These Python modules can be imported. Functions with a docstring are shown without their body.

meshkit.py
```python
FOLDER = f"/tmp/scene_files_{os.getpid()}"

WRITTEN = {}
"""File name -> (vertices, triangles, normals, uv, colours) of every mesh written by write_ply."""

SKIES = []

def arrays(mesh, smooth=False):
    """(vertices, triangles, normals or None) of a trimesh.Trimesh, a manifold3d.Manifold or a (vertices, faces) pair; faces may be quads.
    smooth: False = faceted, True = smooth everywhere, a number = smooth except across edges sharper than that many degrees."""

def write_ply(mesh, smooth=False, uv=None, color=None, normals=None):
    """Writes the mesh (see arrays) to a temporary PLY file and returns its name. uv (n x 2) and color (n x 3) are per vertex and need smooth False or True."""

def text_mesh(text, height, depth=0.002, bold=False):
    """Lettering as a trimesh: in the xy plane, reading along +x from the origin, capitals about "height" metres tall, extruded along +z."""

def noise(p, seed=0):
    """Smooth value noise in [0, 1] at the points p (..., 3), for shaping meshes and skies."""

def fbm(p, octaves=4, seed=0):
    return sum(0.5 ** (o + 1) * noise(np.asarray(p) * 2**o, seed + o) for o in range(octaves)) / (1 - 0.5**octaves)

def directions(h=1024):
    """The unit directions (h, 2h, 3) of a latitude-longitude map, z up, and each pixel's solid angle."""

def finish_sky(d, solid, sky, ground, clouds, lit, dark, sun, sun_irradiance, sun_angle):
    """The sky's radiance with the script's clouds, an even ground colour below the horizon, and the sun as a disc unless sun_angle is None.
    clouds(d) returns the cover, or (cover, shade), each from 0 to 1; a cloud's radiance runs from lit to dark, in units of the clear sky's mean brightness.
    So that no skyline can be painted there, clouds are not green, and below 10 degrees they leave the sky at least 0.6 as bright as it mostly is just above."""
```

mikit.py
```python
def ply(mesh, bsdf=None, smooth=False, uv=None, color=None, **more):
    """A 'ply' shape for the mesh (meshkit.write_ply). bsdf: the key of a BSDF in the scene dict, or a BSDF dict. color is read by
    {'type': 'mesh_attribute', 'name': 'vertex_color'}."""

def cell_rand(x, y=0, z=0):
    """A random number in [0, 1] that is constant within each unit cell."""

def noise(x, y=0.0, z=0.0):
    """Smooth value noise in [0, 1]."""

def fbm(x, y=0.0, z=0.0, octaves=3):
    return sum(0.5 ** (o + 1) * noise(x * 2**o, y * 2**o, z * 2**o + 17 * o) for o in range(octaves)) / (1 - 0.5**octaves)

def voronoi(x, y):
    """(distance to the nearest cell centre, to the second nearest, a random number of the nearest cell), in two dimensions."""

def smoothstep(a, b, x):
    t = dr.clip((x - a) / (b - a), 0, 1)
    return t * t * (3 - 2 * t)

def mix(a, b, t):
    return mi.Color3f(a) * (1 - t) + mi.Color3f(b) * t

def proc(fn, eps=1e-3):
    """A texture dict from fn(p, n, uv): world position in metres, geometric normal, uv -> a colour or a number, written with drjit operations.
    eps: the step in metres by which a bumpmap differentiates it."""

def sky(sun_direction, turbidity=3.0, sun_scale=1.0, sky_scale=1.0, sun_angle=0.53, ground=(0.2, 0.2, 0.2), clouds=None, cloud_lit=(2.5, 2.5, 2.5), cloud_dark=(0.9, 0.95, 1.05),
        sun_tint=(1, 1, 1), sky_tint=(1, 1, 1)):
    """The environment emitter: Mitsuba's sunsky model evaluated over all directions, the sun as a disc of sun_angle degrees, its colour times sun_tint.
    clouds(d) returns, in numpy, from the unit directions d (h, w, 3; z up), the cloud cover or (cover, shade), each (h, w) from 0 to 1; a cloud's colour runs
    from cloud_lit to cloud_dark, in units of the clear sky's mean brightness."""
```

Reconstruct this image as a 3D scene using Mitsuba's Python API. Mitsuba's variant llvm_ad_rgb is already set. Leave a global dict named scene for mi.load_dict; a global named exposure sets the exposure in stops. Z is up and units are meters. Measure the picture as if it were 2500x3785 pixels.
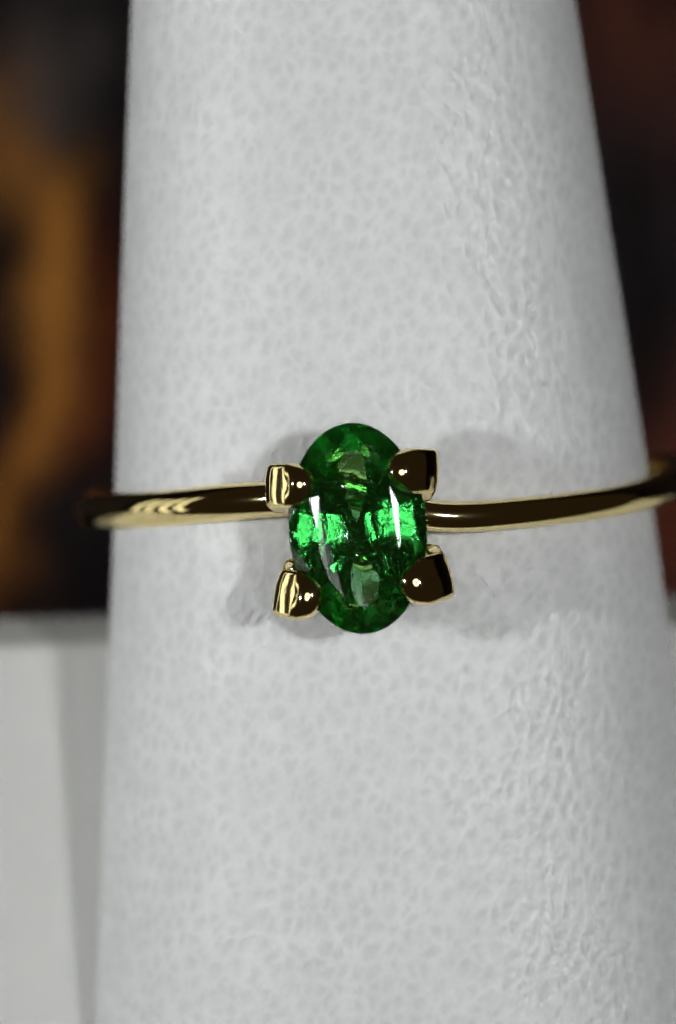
# A yellow-gold ring with an oval green stone on a white leatherette display finger.
# The scene is built 100 : 1 (1 unit = 1 cm of the real ring): the renderer starts every ray about 0.1 mm off
# a surface, which would be as large as a facet of the stone at true size.
import math, random
import numpy as np, trimesh, manifold3d as m3
import drjit as dr
import mitsuba as mi
import mikit, meshkit
from scipy.spatial import HalfspaceIntersection, ConvexHull
T = mi.ScalarTransform4f
random.seed(4); rng = np.random.default_rng(4)
scene, labels = {}, {}

# ---------------------------------------------------------------- camera, lamps, exposure
CAM_Z = 10.0
exposure = 0.0
scene['camera'] = {'type': 'thinlens', 'fov': 2 * math.degrees(math.atan(1 / CAM_Z)), 'fov_axis': 'x',
                   'aperture_radius': 0.20, 'focus_distance': CAM_Z - 0.22, 'near_clip': 0.5, 'far_clip': 200.0,
                   'to_world': T().look_at(origin=[0, 0, CAM_Z], target=[0, 0, 0], up=[0, 1, 0])}

KEY, LEFT, RIGHT, TUBE, TUBE_TINT = 2.9, 270.0, 255.0, 1.5, (1, 1, .93)          # radiance of the lamps


def rgb(*c):
    return {'type': 'rgb', 'value': list(c)}


def put(key, shape, label=None, category=None, group=None, kind=None):
    while key in scene:
        stem, _, n = key.rpartition('_')
        key = f'{stem}_{int(n) + 1:03d}' if len(n) == 3 and n.isdigit() else key + '_001'
    scene[key] = shape
    entry = {k: v for k, v in dict(label=label, category=category, group=group, kind=kind).items() if v}
    if entry:
        labels[key] = entry
    return key


def frame(origin, target):
    return T().look_at(origin=list(origin), target=list(target), up=[0, 1, 0.01])


def annulus(r0, r1, n=96, z=0.0):
    a = np.linspace(0, 2 * np.pi, n, endpoint=False)
    c = np.stack([np.cos(a), np.sin(a), a * 0], 1)
    v = np.vstack([c * r0, c * r1]) + [0, 0, z]
    i = np.arange(n); j = (i + 1) % n
    return trimesh.Trimesh(v, np.vstack([np.stack([i, i + n, j + n], 1), np.stack([i, j + n, j], 1)]), process=False)


scene['dark_plastic'] = {'type': 'roughplastic', 'diffuse_reflectance': rgb(.02, .02, .02), 'alpha': 0.2}


def lamp(key, origin, target, mesh, housing, power, label, category, tint=(1, 1, 1)):
    to = frame(origin, target)
    labels[key] = {'label': label, 'category': category}
    put(key + '__housing', mikit.ply(housing, 'dark_plastic', to_world=to))
    put(key + '__diffuser', mikit.ply(mesh, 'dark_plastic', to_world=to,
        emitter={'type': 'area', 'radiance': rgb(*(power * c for c in tint))}))


def tube_shell(r0, r1, z0, z1, n=96):
    a = m3.CrossSection.circle(r1, n) - m3.CrossSection.circle(r0, n)
    return a.extrude(z1 - z0).translate([0, 0, z0])


# the ring lamp round the lens, a small round lamp at each side, two long tubes low at the left
lamp('ring_lamp', (0.1, 0, CAM_Z + .35), (0.1, 0, 0), annulus(.72, 2.1), tube_shell(.66, 2.2, -.5, -.02), KEY,
     'round ring lamp circling the lens above the ring', 'lamp')
for key, at, power, text in (('spot_lamp', (4.3, .7, 11.6), RIGHT * .85, 'small round lamp above the right side of the display'),
                             ('spot_lamp_001', (-8.8, .4, 8.8), LEFT * .85, 'small round lamp slanting down from the left of the display')):
    lamp(key, at, (0, 0, .2), annulus(.02, .50, 48), tube_shell(.0, .64, -.6, -.02, 48), power, text, 'lamp')
for k, deg in enumerate((85, 92.5, 100, 107.5)):
    x, z = -9.6 * math.sin(math.radians(deg)), .35 + 9.6 * math.cos(math.radians(deg))
    bar = trimesh.creation.box((.50, 9, .02))
    shell = trimesh.creation.box((.85, 9.2, .3)); shell.apply_translation([0, 0, -.18])
    lamp('tube_lamp' if k == 0 else f'tube_lamp_{k:03d}', (x, .3, z), (0, 0, .4), bar, shell, TUBE,
         ('topmost', 'second from the top', 'third from the top', 'lowest')[k] + ' of four long tube lamps at the left of the display', 'lamp', TUBE_TINT)

# what is left of the warm dim room
scene['room_light'] = {'type': 'constant', 'radiance': rgb(.015, .010, .006)}

# ---------------------------------------------------------------- materials
noise, fbm, voronoi, smoothstep, mix = mikit.noise, mikit.fbm, mikit.voronoi, mikit.smoothstep, mikit.mix


def grain(uv):
    u, v = uv.x, uv.y
    wu = u + .034 * (fbm(u * 15, v * 15, 3.) - .5) + .009 * (noise(u * 55, v * 55, 5.) - .5)
    wv = v + .034 * (fbm(u * 15, v * 15, 9.) - .5) + .009 * (noise(u * 55, v * 55, 8.) - .5)
    f1, f2, r = voronoi(wu * 23 + wv * 5, wv * 17.5)
    g1, g2, q = voronoi(wu * 46 + 7.3, wv * 40 + 1.7)
    vein = .45 * smoothstep(.7, .0, f2 - f1) + .55 * smoothstep(.05, .62, f1 + .12 * (noise(u * 95, v * 95, 4.) - .5))
    return vein, smoothstep(.45, .0, g2 - g1), r, q


def leather_height(p, n, uv):
    vein, fine, r, q = grain(uv)
    return .0028 * vein + .0008 * fine + .0012 * fbm(uv.x * 26, uv.y * 26, 1.) + .0003 * noise(uv.x * 120, uv.y * 120, 2.)


def leather_colour(p, n, uv):
    # the embossed cells are a little greyer than the creases between them
    vein, fine, r, q = grain(uv)
    worn = fbm(uv.x * 7, uv.y * 7, 4.)
    k = .835 + .115 * vein * (.5 + .7 * noise(uv.x * 11, uv.y * 11, 6.)) + .035 * fine + .02 * worn + .03 * r + .02 * fbm(uv.x * 70, uv.y * 70, 7.)
    return mi.Color3f(.775, .797, .803) * k


scene['leatherette'] = {'type': 'bumpmap', 'scale': 1.0, 'tex': mikit.proc(leather_height, eps=2e-3),
                        'bsdf': {'type': 'principled', 'base_color': mikit.proc(leather_colour), 'roughness': .43, 'specular': .45}}
scene['board_cover'] = {'type': 'twosided', 'bsdf': {'type': 'principled', 'base_color': mikit.proc(
    lambda p, n, uv: mi.Color3f(.60, .61, .59) * (.95 + .1 * fbm(p.x * 3, p.y * 3, p.z * 3))), 'roughness': .6}}


def gold_height(p, n, uv):
    return .00026 * fbm(p.x * 30, p.y * 22, p.z * 30)


scene['gold'] = {'type': 'bumpmap', 'scale': 1.0, 'tex': mikit.proc(gold_height, eps=1e-3),
                 'bsdf': {'type': 'principled', 'base_color': rgb(.93, .77, .37), 'metallic': 1.0, 'roughness': .06}}


def print_colour(p, n, uv):
    # a swirling amber and dark red print on a black brown ground, all blurred by depth of field
    x = p.x + .25 * (fbm(p.x * .9, p.y * .9, 2.) - .5) + .34 * (fbm(p.x * 3.4, p.y * 2.6, 3.) - .5)
    y = p.y + .25 * (fbm(p.x * .9, p.y * .9, 5.) - .5) + .30 * (fbm(p.x * 3.4, p.y * 2.6, 8.) - .5)
    c = mi.Color3f(.012, .009, .010)
    grey = dr.exp(-(dr.square((x + 1.22) / .25) + dr.square((y - 1.90) / .30)))
    c = mix(c, mi.Color3f(.068, .060, .058), grey)
    # amber crescent
    drop = dr.maximum(.95 - y, 0)
    cx = -1.17 - .24 * dr.power(drop + 1e-4, 1.2)
    am = dr.exp(-dr.square((x - cx) / .125)) * smoothstep(-.9, .5, y) * smoothstep(1.75, 1.25, y)
    a2 = dr.exp(-(dr.square((x + 1.42) / .15) + dr.square((y - 1.55) / .25)))
    rd = dr.exp(-dr.square((x - cx - .22) / .13)) * smoothstep(.0, .5, y) * smoothstep(1.45, .9, y)
    rl = dr.exp(-dr.square((x - cx + .05) / .15)) * smoothstep(-.9, -.1, y) * smoothstep(.8, .2, y)
    c = mix(c, mi.Color3f(.16, .032, .010), dr.clip(rd * .7 + .6 * rl, 0, 1))
    c = mix(c, mi.Color3f(.50, .20, .036), dr.clip(.9 * am + .55 * a2, 0, 1))
    # dark red patches at the right
    r1 = dr.exp(-(dr.square((x - 1.34) / .26) + dr.square((y - 2.05) / .38)))
    r2 = dr.exp(-(dr.square((x - 1.42) / .20) + dr.square((y - .02) / .42)))
    c = mix(c, mi.Color3f(.17, .040, .016), dr.clip(.34 * r1 + .9 * r2, 0, 1))
    streak = fbm(p.x * 7 + 2 * fbm(p.x * 2, p.y * 2, 1.), p.y * 2.2, 6.)
    c = c * (.1 + 1.8 * streak)
    return c


scene['printed_cover'] = {'type': 'twosided', 'bsdf': {'type': 'principled', 'base_color': mikit.proc(print_colour), 'roughness': .8, 'specular': .1}}

# ---------------------------------------------------------------- the setting
TABLE_Z = -4.2
quad = trimesh.Trimesh([[-30, -30, TABLE_Z], [30, -30, TABLE_Z], [30, 30, TABLE_Z], [-30, 30, TABLE_Z]], [[0, 1, 2], [0, 2, 3]], process=False)
put('tabletop', mikit.ply(quad, 'printed_cover'), 'dark tabletop with blurred amber and red swirls', kind='structure')

# ---------------------------------------------------------------- the display: finger and its board
def px(x, y, z=0.0):
    s = (CAM_Z - z) / CAM_Z / 1250.0
    return np.array([(x - 1250.0) * s, -(y - 1892.5) * s, z])


def finger_mesh():
    ys = np.linspace(2.3, -2.6, 330)
    nt = 520
    th = np.linspace(0, 2 * np.pi, nt, endpoint=False)
    rows, uvs = [], []
    for y in ys:
        pyy = 1892.5 - y * 1250
        d = .55                                    # the silhouette lies this far below the top
        xl = np.interp(pyy, [-1000, 0, 1000, 1800, 2300, 3785, 5200], [522, 486, 447, 420, 400, 345, 290])
        xr = np.interp(pyy, [-1000, 0, 700, 1674, 2232, 3785, 5200], [1985, 2136, 2243, 2395, 2470, 2660, 2830])
        s = (CAM_Z + d) / CAM_Z
        x0, x1 = (xl - 1250) / 1250 * s, (xr - 1250) / 1250 * s
        a, c = (x1 - x0) / 2, (x0 + x1) / 2
        b, e = a * .86, 2 / 2.75
        cs, sn = np.cos(th), np.sin(th)
        X = c + a * np.sign(cs) * np.abs(cs) ** e
        Z = -b + b * np.sign(sn) * np.abs(sn) ** e + .012 * y * 0
        rows.append(np.stack([X, X * 0 + y * s * .955, Z], 1))
        arc = np.concatenate([[0], np.cumsum(np.hypot(np.diff(X), np.diff(Z)))])
        uvs.append(np.stack([arc - arc[nt // 4], X * 0 + y], 1))
    v = np.vstack(rows); uv = np.vstack(uvs)
    i, j = np.meshgrid(np.arange(len(ys) - 1), np.arange(nt), indexing='ij')
    A, B = i * nt + j, i * nt + (j + 1) % nt
    C, D = A + nt, B + nt
    f = np.vstack([np.stack([A, C, D], -1).reshape(-1, 3), np.stack([A, D, B], -1).reshape(-1, 3)])
    # rounded tip, outside the frame
    tip = len(v); v = np.vstack([v, v[:nt].mean(0) + [0, .25, 0]]); uv = np.vstack([uv, [0, 2.7]])
    k = np.arange(nt)
    f = np.vstack([f, np.stack([np.full(nt, tip), k, (k + 1) % nt], 1)])
    mesh = trimesh.Trimesh(v, f, process=False)
    if mesh.face_normals[nt // 4, 2] < 0:
        mesh.invert()
    return mesh, uv


labels['ring_display'] = {'label': 'white leatherette ring finger display standing out from a white board', 'category': 'ring display'}
fm, fuv = finger_mesh()
put('ring_display__finger', mikit.ply(fm, 'leatherette', smooth=True, uv=fuv))


def rounded_box(lo, hi, r, seg=24):
    s = m3.Manifold.sphere(r, seg)
    lo, hi = np.array(lo) + r, np.array(hi) - r
    return m3.Manifold.batch_hull([s.translate([x, y, z]) for x in (lo[0], hi[0]) for y in (lo[1], hi[1]) for z in (lo[2], hi[2])])


BOARD_Z = -1.03
sb = (CAM_Z - BOARD_Z) / CAM_Z
by = -(2212 - 1892.5) / 1250 * sb
dot = m3.Manifold.sphere(.05, 24)
corners = [(-6, .0, -.34), (6, .0, -.34), (-6, -.15, -.05), (6, -.15, -.05), (-6, 0, -.9), (6, 0, -.9), (-6, -5, -.05), (6, -5, -.05), (-6, -5, -.9), (6, -5, -.9)]
board = m3.Manifold.batch_hull([dot.translate([x, y, z]) for x, y, z in corners]).rotate([-15, 0, 2.0]).translate([0, by, BOARD_Z])
put('ring_display__board', mikit.ply(board, 'board_cover', smooth=40))

# ---------------------------------------------------------------- the ring
labels['gold_ring'] = {'label': 'thin yellow gold ring set with an oval green faceted stone between four prongs', 'category': 'ring'}
GZ = .34                                            # height of the girdle
SC = px(1323, 1953, GZ)                              # centre of the stone
ROT = math.radians(4.8)
HL, HW = .302, .1975                                 # half length and half width of the stone


# --- shank: swept along a circle, a little S at the head where the two ends pass
def shank_mesh():
    R, n, m = .955, 460, 40
    cx = .165; cz = .130 - R
    t = np.linspace(0, 2 * np.pi, n, endpoint=False)   # 0 = top (towards the camera), grows to the right
    dx, dz = np.sin(t), np.cos(t)
    X, Z = cx + R * dx, cz + R * dz
    yy = np.interp(np.degrees((t + np.pi) % (2 * np.pi) - np.pi),
                   [-180, -120, -90, -75, -60, -45, -30, -20, -10, 0, 7, 16, 32, 45, 56, 66, 80, 95, 120, 180],
                   [.10, .06, .004, .002, .003, .010, .030, .041, .044, .012, -.021, -.012, .010, .034, .058, .095, .14, .15, .14, .10])
    from scipy.ndimage import gaussian_filter1d
    yy = gaussian_filter1d(yy, 6, mode='wrap')
    C = np.stack([X, yy, Z], 1)
    tan = np.roll(C, -1, 0) - np.roll(C, 1, 0); tan /= np.linalg.norm(tan, axis=1, keepdims=True)
    rad = np.stack([dx, dx * 0, dz], 1)
    rad -= tan * (rad * tan).sum(1, keepdims=True); rad /= np.linalg.norm(rad, axis=1, keepdims=True)
    lat = np.cross(tan, rad)
    a = np.linspace(0, 2 * np.pi, m, endpoint=False)
    hw = np.interp(np.sin(t), [-.5, .1], [.055, .045])[:, None, None]; ho, hi = .045, .038
    cu, su = np.cos(a), np.sin(a)
    ex = np.interp(np.sin(t), [-.6, .0], [1.05, .85])[:, None]
    A = np.sign(cu) * np.abs(cu) ** ex
    B = np.where(su > 0, ho * np.abs(su) ** (ex + .03), -hi * np.abs(su) ** .6)
    v = (C[:, None] + lat[:, None] * (A[:, :, None] * hw) + rad[:, None] * B[:, :, None]).reshape(-1, 3)
    i, j = np.meshgrid(np.arange(n), np.arange(m), indexing='ij')
    P = lambda i, j: (i % n) * m + j % m
    f = np.vstack([np.stack([P(i, j), P(i, j + 1), P(i + 1, j + 1)], -1).reshape(-1, 3), np.stack([P(i, j), P(i + 1, j + 1), P(i + 1, j)], -1).reshape(-1, 3)])
    mesh = trimesh.Trimesh(v, f, process=False)
    if mesh.volume < 0:
        mesh.invert()
    return mesh


put('gold_ring__shank', mikit.ply(shank_mesh(), 'gold', smooth=True))


# --- the stone: an oval brilliant with a keel, cut as the common volume of its facet planes
def stone_planes():
    P = []                                          # (normal, distance)

    def add(phi, slope, z0, up, out=1.0, face=None):
        # phi: parameter on the ellipse; plane through the girdle point at height z0
        p = np.array([HW * math.cos(phi) * out, HL * math.sin(phi) * out])
        face = phi if face is None else face        # the facet may face a little to the side
        nn = np.array([math.cos(face) / HW, math.sin(face) / HL]); nn /= np.linalg.norm(nn)
        s, c = math.sin(slope), math.cos(slope)
        N = np.array([nn[0] * s, nn[1] * s, c if up else -c])
        P.append((N, N @ np.array([p[0], p[1], z0])))

    g = .008
    for k in range(96):
        add(2 * np.pi * k / 96, np.pi / 2, 0, True)
    P.append((np.array([0, 0, 1.0]), .070))
    d = math.radians
    for k in range(8):
        a = np.pi * k / 4
        add(a, d(37), g, True)                                   # crown mains
        add(a + np.pi / 8, d(24), g + .030, True, .955)           # stars
    # pavilion: many small mains, cut a little unevenly by hand, closer together along the two long sides
    cut = np.random.default_rng(28)
    for side in (0, 1):
        for b in (-1.57, -1.22, -.96, -.74, -.56, -.42, -.30, -.19, -.09, .01, .11, .22, .34, .48, .66, .90, 1.20):
            b2 = b + cut.uniform(-.03, .03)
            face = b2 if abs(b) > .6 else 0.85 * (b2 + 0.36) + cut.uniform(-.05, .05)
            face, phi = (face, b2) if side == 0 else (np.pi - face, np.pi - b2)
            add(phi, d(40.2 + cut.uniform(-0.9, 0.9)), -g, False, 1.004, face)
    for k in range(16):
        a = np.pi * (k + .5) / 8
        add(a, d(43), g, True)                                   # upper halves
        add(a, d(44), -g, False)                               # lower halves
    # small keel facets at both ends of the keel, and two slivers polished on the edge of the table
    for nn, p in (((.03, .42, -1), (0, .165, -.098)), ((.14, -.50, -1), (.02, -.190, -.088))):
        nn = np.array(nn) / np.linalg.norm(nn)
        P.append((nn, nn @ np.array(p)))
    for p, at in (((.1035, .085, .0695), (4.3, .7, 11.6)), ((-.1120, .03, .070), (-8.8, .4, 8.8))):
        c, sn = math.cos(ROT), math.sin(ROT)
        w = SC + [c * p[0] - sn * p[1], sn * p[0] + c * p[1], p[2]]
        h = sum((np.array(q) - w) / np.linalg.norm(np.array(q) - w) for q in (at, (0, 0, CAM_Z)))
        h = h / np.linalg.norm(h)
        nn = np.array([c * h[0] + sn * h[1], -sn * h[0] + c * h[1], h[2]])
        P.append((nn, nn @ np.array(p)))
    return P


def polytope(P):
    H = np.array([[*n, -d] for n, d in P])
    v = HalfspaceIntersection(H, np.zeros(3)).intersections
    v = np.unique(np.round(v, 7), axis=0)
    hull = ConvexHull(v)
    mesh = trimesh.Trimesh(v, hull.simplices, process=False)
    mesh.fix_normals()
    if mesh.volume < 0:
        mesh.invert()
    return mesh


stone = polytope(stone_planes())
stone_to = T().translate(SC.tolist()).rotate([0, 0, 1], math.degrees(ROT))
scene['green_absorption'] = {'type': 'homogeneous', 'albedo': 0.0, 'sigma_t': rgb(.60, .055, .45), 'scale': 10.0}
MEDIUM = {'type': 'ref', 'id': 'green_absorption'}


def stone_height(p, n, uv):
    below = smoothstep(.30, .27, p.z)
    return below * (.0014 * fbm(p.x * 42, p.y * 42, p.z * 42) + .0003 * fbm(p.x * 170, p.y * 170, p.z * 170)) * smoothstep(.25, .6, noise(p.x * 14 + 3., p.y * 14, p.z * 14))


scene['crystal'] = {'type': 'bumpmap', 'scale': 1.0, 'tex': mikit.proc(stone_height, eps=1e-3), 'bsdf': {'type': 'dielectric', 'int_ior': 1.74, 'ext_ior': 1.0}}
put('gold_ring__gemstone', mikit.ply(stone, 'crystal', to_world=stone_to, interior=MEDIUM), 'oval faceted translucent green stone')

# small inclusions inside the stone
inc = []
for _ in range(420):
    while True:
        q = rng.uniform(-1, 1, 3)
        p = np.array([q[0] * HW * .8, q[1] * HL * .85, -.10 + .14 * q[2]])
        if all(n @ p < d - .012 for n, d in stone_planes()):
            break
    s = trimesh.creation.icosphere(subdivisions=1, radius=1)
    s.apply_scale(rng.uniform(.0010, .0036, 3)); s.apply_transform(trimesh.transformations.random_rotation_matrix(rng.random(3))); s.apply_translation(p)
    inc.append(s)
inc = trimesh.util.concatenate(inc)
scene['inclusion_surface'] = {'type': 'dielectric', 'int_ior': 1.0, 'ext_ior': 1.74}
put('gold_ring__gemstone__inclusions', mikit.ply(inc, 'inclusion_surface', smooth=True, to_world=stone_to, interior=MEDIUM, exterior=MEDIUM), kind='stuff')


# pale specks of silk in the stone
specks = []
for _ in range(130):
    while True:
        q = rng.uniform(-1, 1, 3)
        p = np.array([q[0] * HW * .85, q[1] * HL * .9, -.06 + .11 * q[2]])
        if all(n @ p < d - .012 for n, d in stone_planes()):
            break
    o = trimesh.creation.icosphere(subdivisions=0, radius=1)
    o.apply_scale(rng.uniform(.0012, .0034, 3)); o.apply_transform(trimesh.transformations.random_rotation_matrix(rng.random(3))); o.apply_translation(p)
    specks.append(o)
scene['silk'] = {'type': 'twosided', 'bsdf': {'type': 'diffuse', 'reflectance': rgb(.85, .9, .8)}}
put('gold_ring__gemstone__specks', mikit.ply(trimesh.util.concatenate(specks), 'silk', to_world=stone_to, interior=MEDIUM, exterior=MEDIUM), kind='stuff')


# --- prongs and gallery
def prong_mesh(outer, tip, width, skew=0.0, seed=0):
    """outer, tip: the middle of the outer edge and the inner tip as seen in the photograph (pixels). A block with a bullet-shaped
    top that slopes outwards and domes over the stone; its leg leans in towards the gallery."""
    o, t = px(*outer, GZ + .03), px(*tip, GZ + .05)
    o[2] = t[2] = 0
    u = t - o; L = np.linalg.norm(u); u /= L
    v = np.array([-u[1], u[0], 0]); w = np.array([0, 0, 1.0])
    from shapely.geometry import Polygon
    hw = width / 2
    d = np.linspace(-np.pi / 2, np.pi / 2, 41)
    bull = np.stack([L * .44 + L * .56 * np.cos(d), hw * np.sign(np.sin(d)) * np.abs(np.sin(d)) ** .92], 1)
    pts = np.vstack([[[skew * hw, hw * .97], [-.006, hw * .35], [-.006, -hw * .35], [-skew * hw, -hw * .97]], bull])
    pg = Polygon(pts).buffer(-.016, quad_segs=16).buffer(.016, quad_segs=16)
    n = 240
    line = pg.exterior
    O = np.array([line.interpolate(k / n, normalized=True).coords[0] for k in range(n)])
    if Polygon(O).exterior.is_ccw is False:
        O = O[::-1]
    c0 = np.array([L * .46, 0.0])
    us = np.linspace(-.02, L * 1.05, 400)
    slope = np.interp(us / L, [-.1, 0, .22, .44, .52, .60, .66, .74, .84, .93, 1.0, 1.1], np.radians([54, 52.5, 48.5, 44, 25, 8, 0, -8, -19, -33, -48, -52]))
    zc = np.concatenate([[0], np.cumsum(np.tan(slope[:-1]) * np.diff(us))]); zc -= zc.max()
    g = np.random.default_rng(seed)
    ph = g.uniform(0, 6.28, 6)

    def top(p):
        f = np.clip(p[:, 0] / L, 0, 1)
        curv = 1.6 + 4.5 * np.clip((f - .35) / .3, 0, 1)
        wave = .00035 * (np.sin(p[:, 1] * 62 + ph[0] + p[:, 0] * 25) + np.sin(p[:, 0] * 75 + ph[1]) * .5 + .6 * np.sin(p[:, 1] * 118 + ph[2]))
        return GZ + .060 + np.interp(p[:, 0], us, zc) - curv * p[:, 1] ** 2 + wave

    lean2 = (SC[:2] * [1, .9] - (o + u * c0[0])[:2]) * [.06, .14]
    rings = []
    r = .015
    dist = np.linalg.norm(O - c0, axis=1)
    for k in (.08, .2, .32, .44, .55, .65, .74):
        p = c0 + k * (O - c0); rings.append(np.column_stack([p, top(p)]))
    for a in np.linspace(0, np.pi / 2, 9):
        p = c0 + (O - c0) * (1 - r * (1 - np.sin(a)) / dist)[:, None]
        rings.append(np.column_stack([p, top(p) - r * (1 - np.cos(a))]))
    low = rings[-1][:, 2]
    for f in (.3, .65, 1.0):
        rings.append(np.column_stack([c0 + (O - c0) * (1 - .03 * f) + np.array([lean2 @ u[:2], lean2 @ v[:2]]) * f, low + (GZ - .06 - low) * f]))
    R = np.array(rings)
    W = o + R[..., :1] * u + R[..., 1:2] * v + R[..., 2:] * w
    centre = np.array([SC[0], SC[1] * .7, 0]); mid = o + u * c0[0]
    leg = []
    for z, lean, sc in ((.22, .12, .86), (.16, .26, .74), (.11, .40, .62)):
        q = W[-1].copy(); q[:, 2] = 0
        q = mid + (q - mid) * sc + (centre - mid) * lean; q[:, 2] = z
        leg.append(q)
    W = np.concatenate([W, leg])
    V = np.vstack([W.reshape(-1, 3), o + u * c0[0] + v * c0[1] + w * top(c0[None])[0], W[-1].mean(0)])
    m = len(W)
    i, j = np.meshgrid(np.arange(m - 1), np.arange(n), indexing='ij')
    A, B = i * n + j, i * n + (j + 1) % n
    F = np.vstack([np.stack([A, A + n, B + n], -1).reshape(-1, 3), np.stack([A, B + n, B], -1).reshape(-1, 3),
                   np.stack([np.full(n, m * n), np.arange(n), (np.arange(n) + 1) % n], 1),
                   np.stack([np.full(n, m * n + 1), (m - 1) * n + (np.arange(n) + 1) % n, (m - 1) * n + np.arange(n)], 1)])
    mesh = trimesh.Trimesh(V, F, process=False)
    if mesh.volume < 0:
        mesh.invert()
    return mesh


for k, (outer, tip, wd, sk) in enumerate((((986, 1796), (1168, 1794), .128, .04), ((1617, 1742), (1424, 1742), .132, .06),
                                          ((1022, 2188), (1194, 2218), .140, .05), ((1664, 2122), (1476, 2176), .140, .02))):
    put('gold_ring__prong', mikit.ply(prong_mesh(outer, tip, wd, sk, k), 'gold', smooth=True))


def gallery_mesh():
    n, m = 120, 20
    a = np.linspace(0, 2 * np.pi, n, endpoint=False); b = np.linspace(0, 2 * np.pi, m, endpoint=False)
    ca, sa = np.cos(a), np.sin(a)
    A, B, r = HW * .26, HL * .22, .030
    c = np.stack([A * ca, B * sa, 0 * a], 1)
    nn = np.stack([ca / A, sa / B, 0 * a], 1); nn /= np.linalg.norm(nn, axis=1, keepdims=True)
    v = (c[:, None] + nn[:, None] * (r * np.cos(b))[None, :, None] + np.array([0, 0, 1.0]) * (r * np.sin(b))[None, :, None]).reshape(-1, 3)
    i, j = np.meshgrid(np.arange(n), np.arange(m), indexing='ij')
    P = lambda i, j: (i % n) * m + j % m
    f = np.vstack([np.stack([P(i, j), P(i + 1, j), P(i + 1, j + 1)], -1).reshape(-1, 3), np.stack([P(i, j), P(i + 1, j + 1), P(i, j + 1)], -1).reshape(-1, 3)])
    mesh = trimesh.Trimesh(v, f, process=False)
    if mesh.volume < 0:
        mesh.invert()
    mesh.apply_transform(trimesh.transformations.rotation_matrix(ROT, [0, 0, 1]))
    mesh.apply_translation([SC[0], SC[1] * .75, .125])
    return mesh


put('gold_ring__gallery', mikit.ply(gallery_mesh(), 'gold', smooth=True))
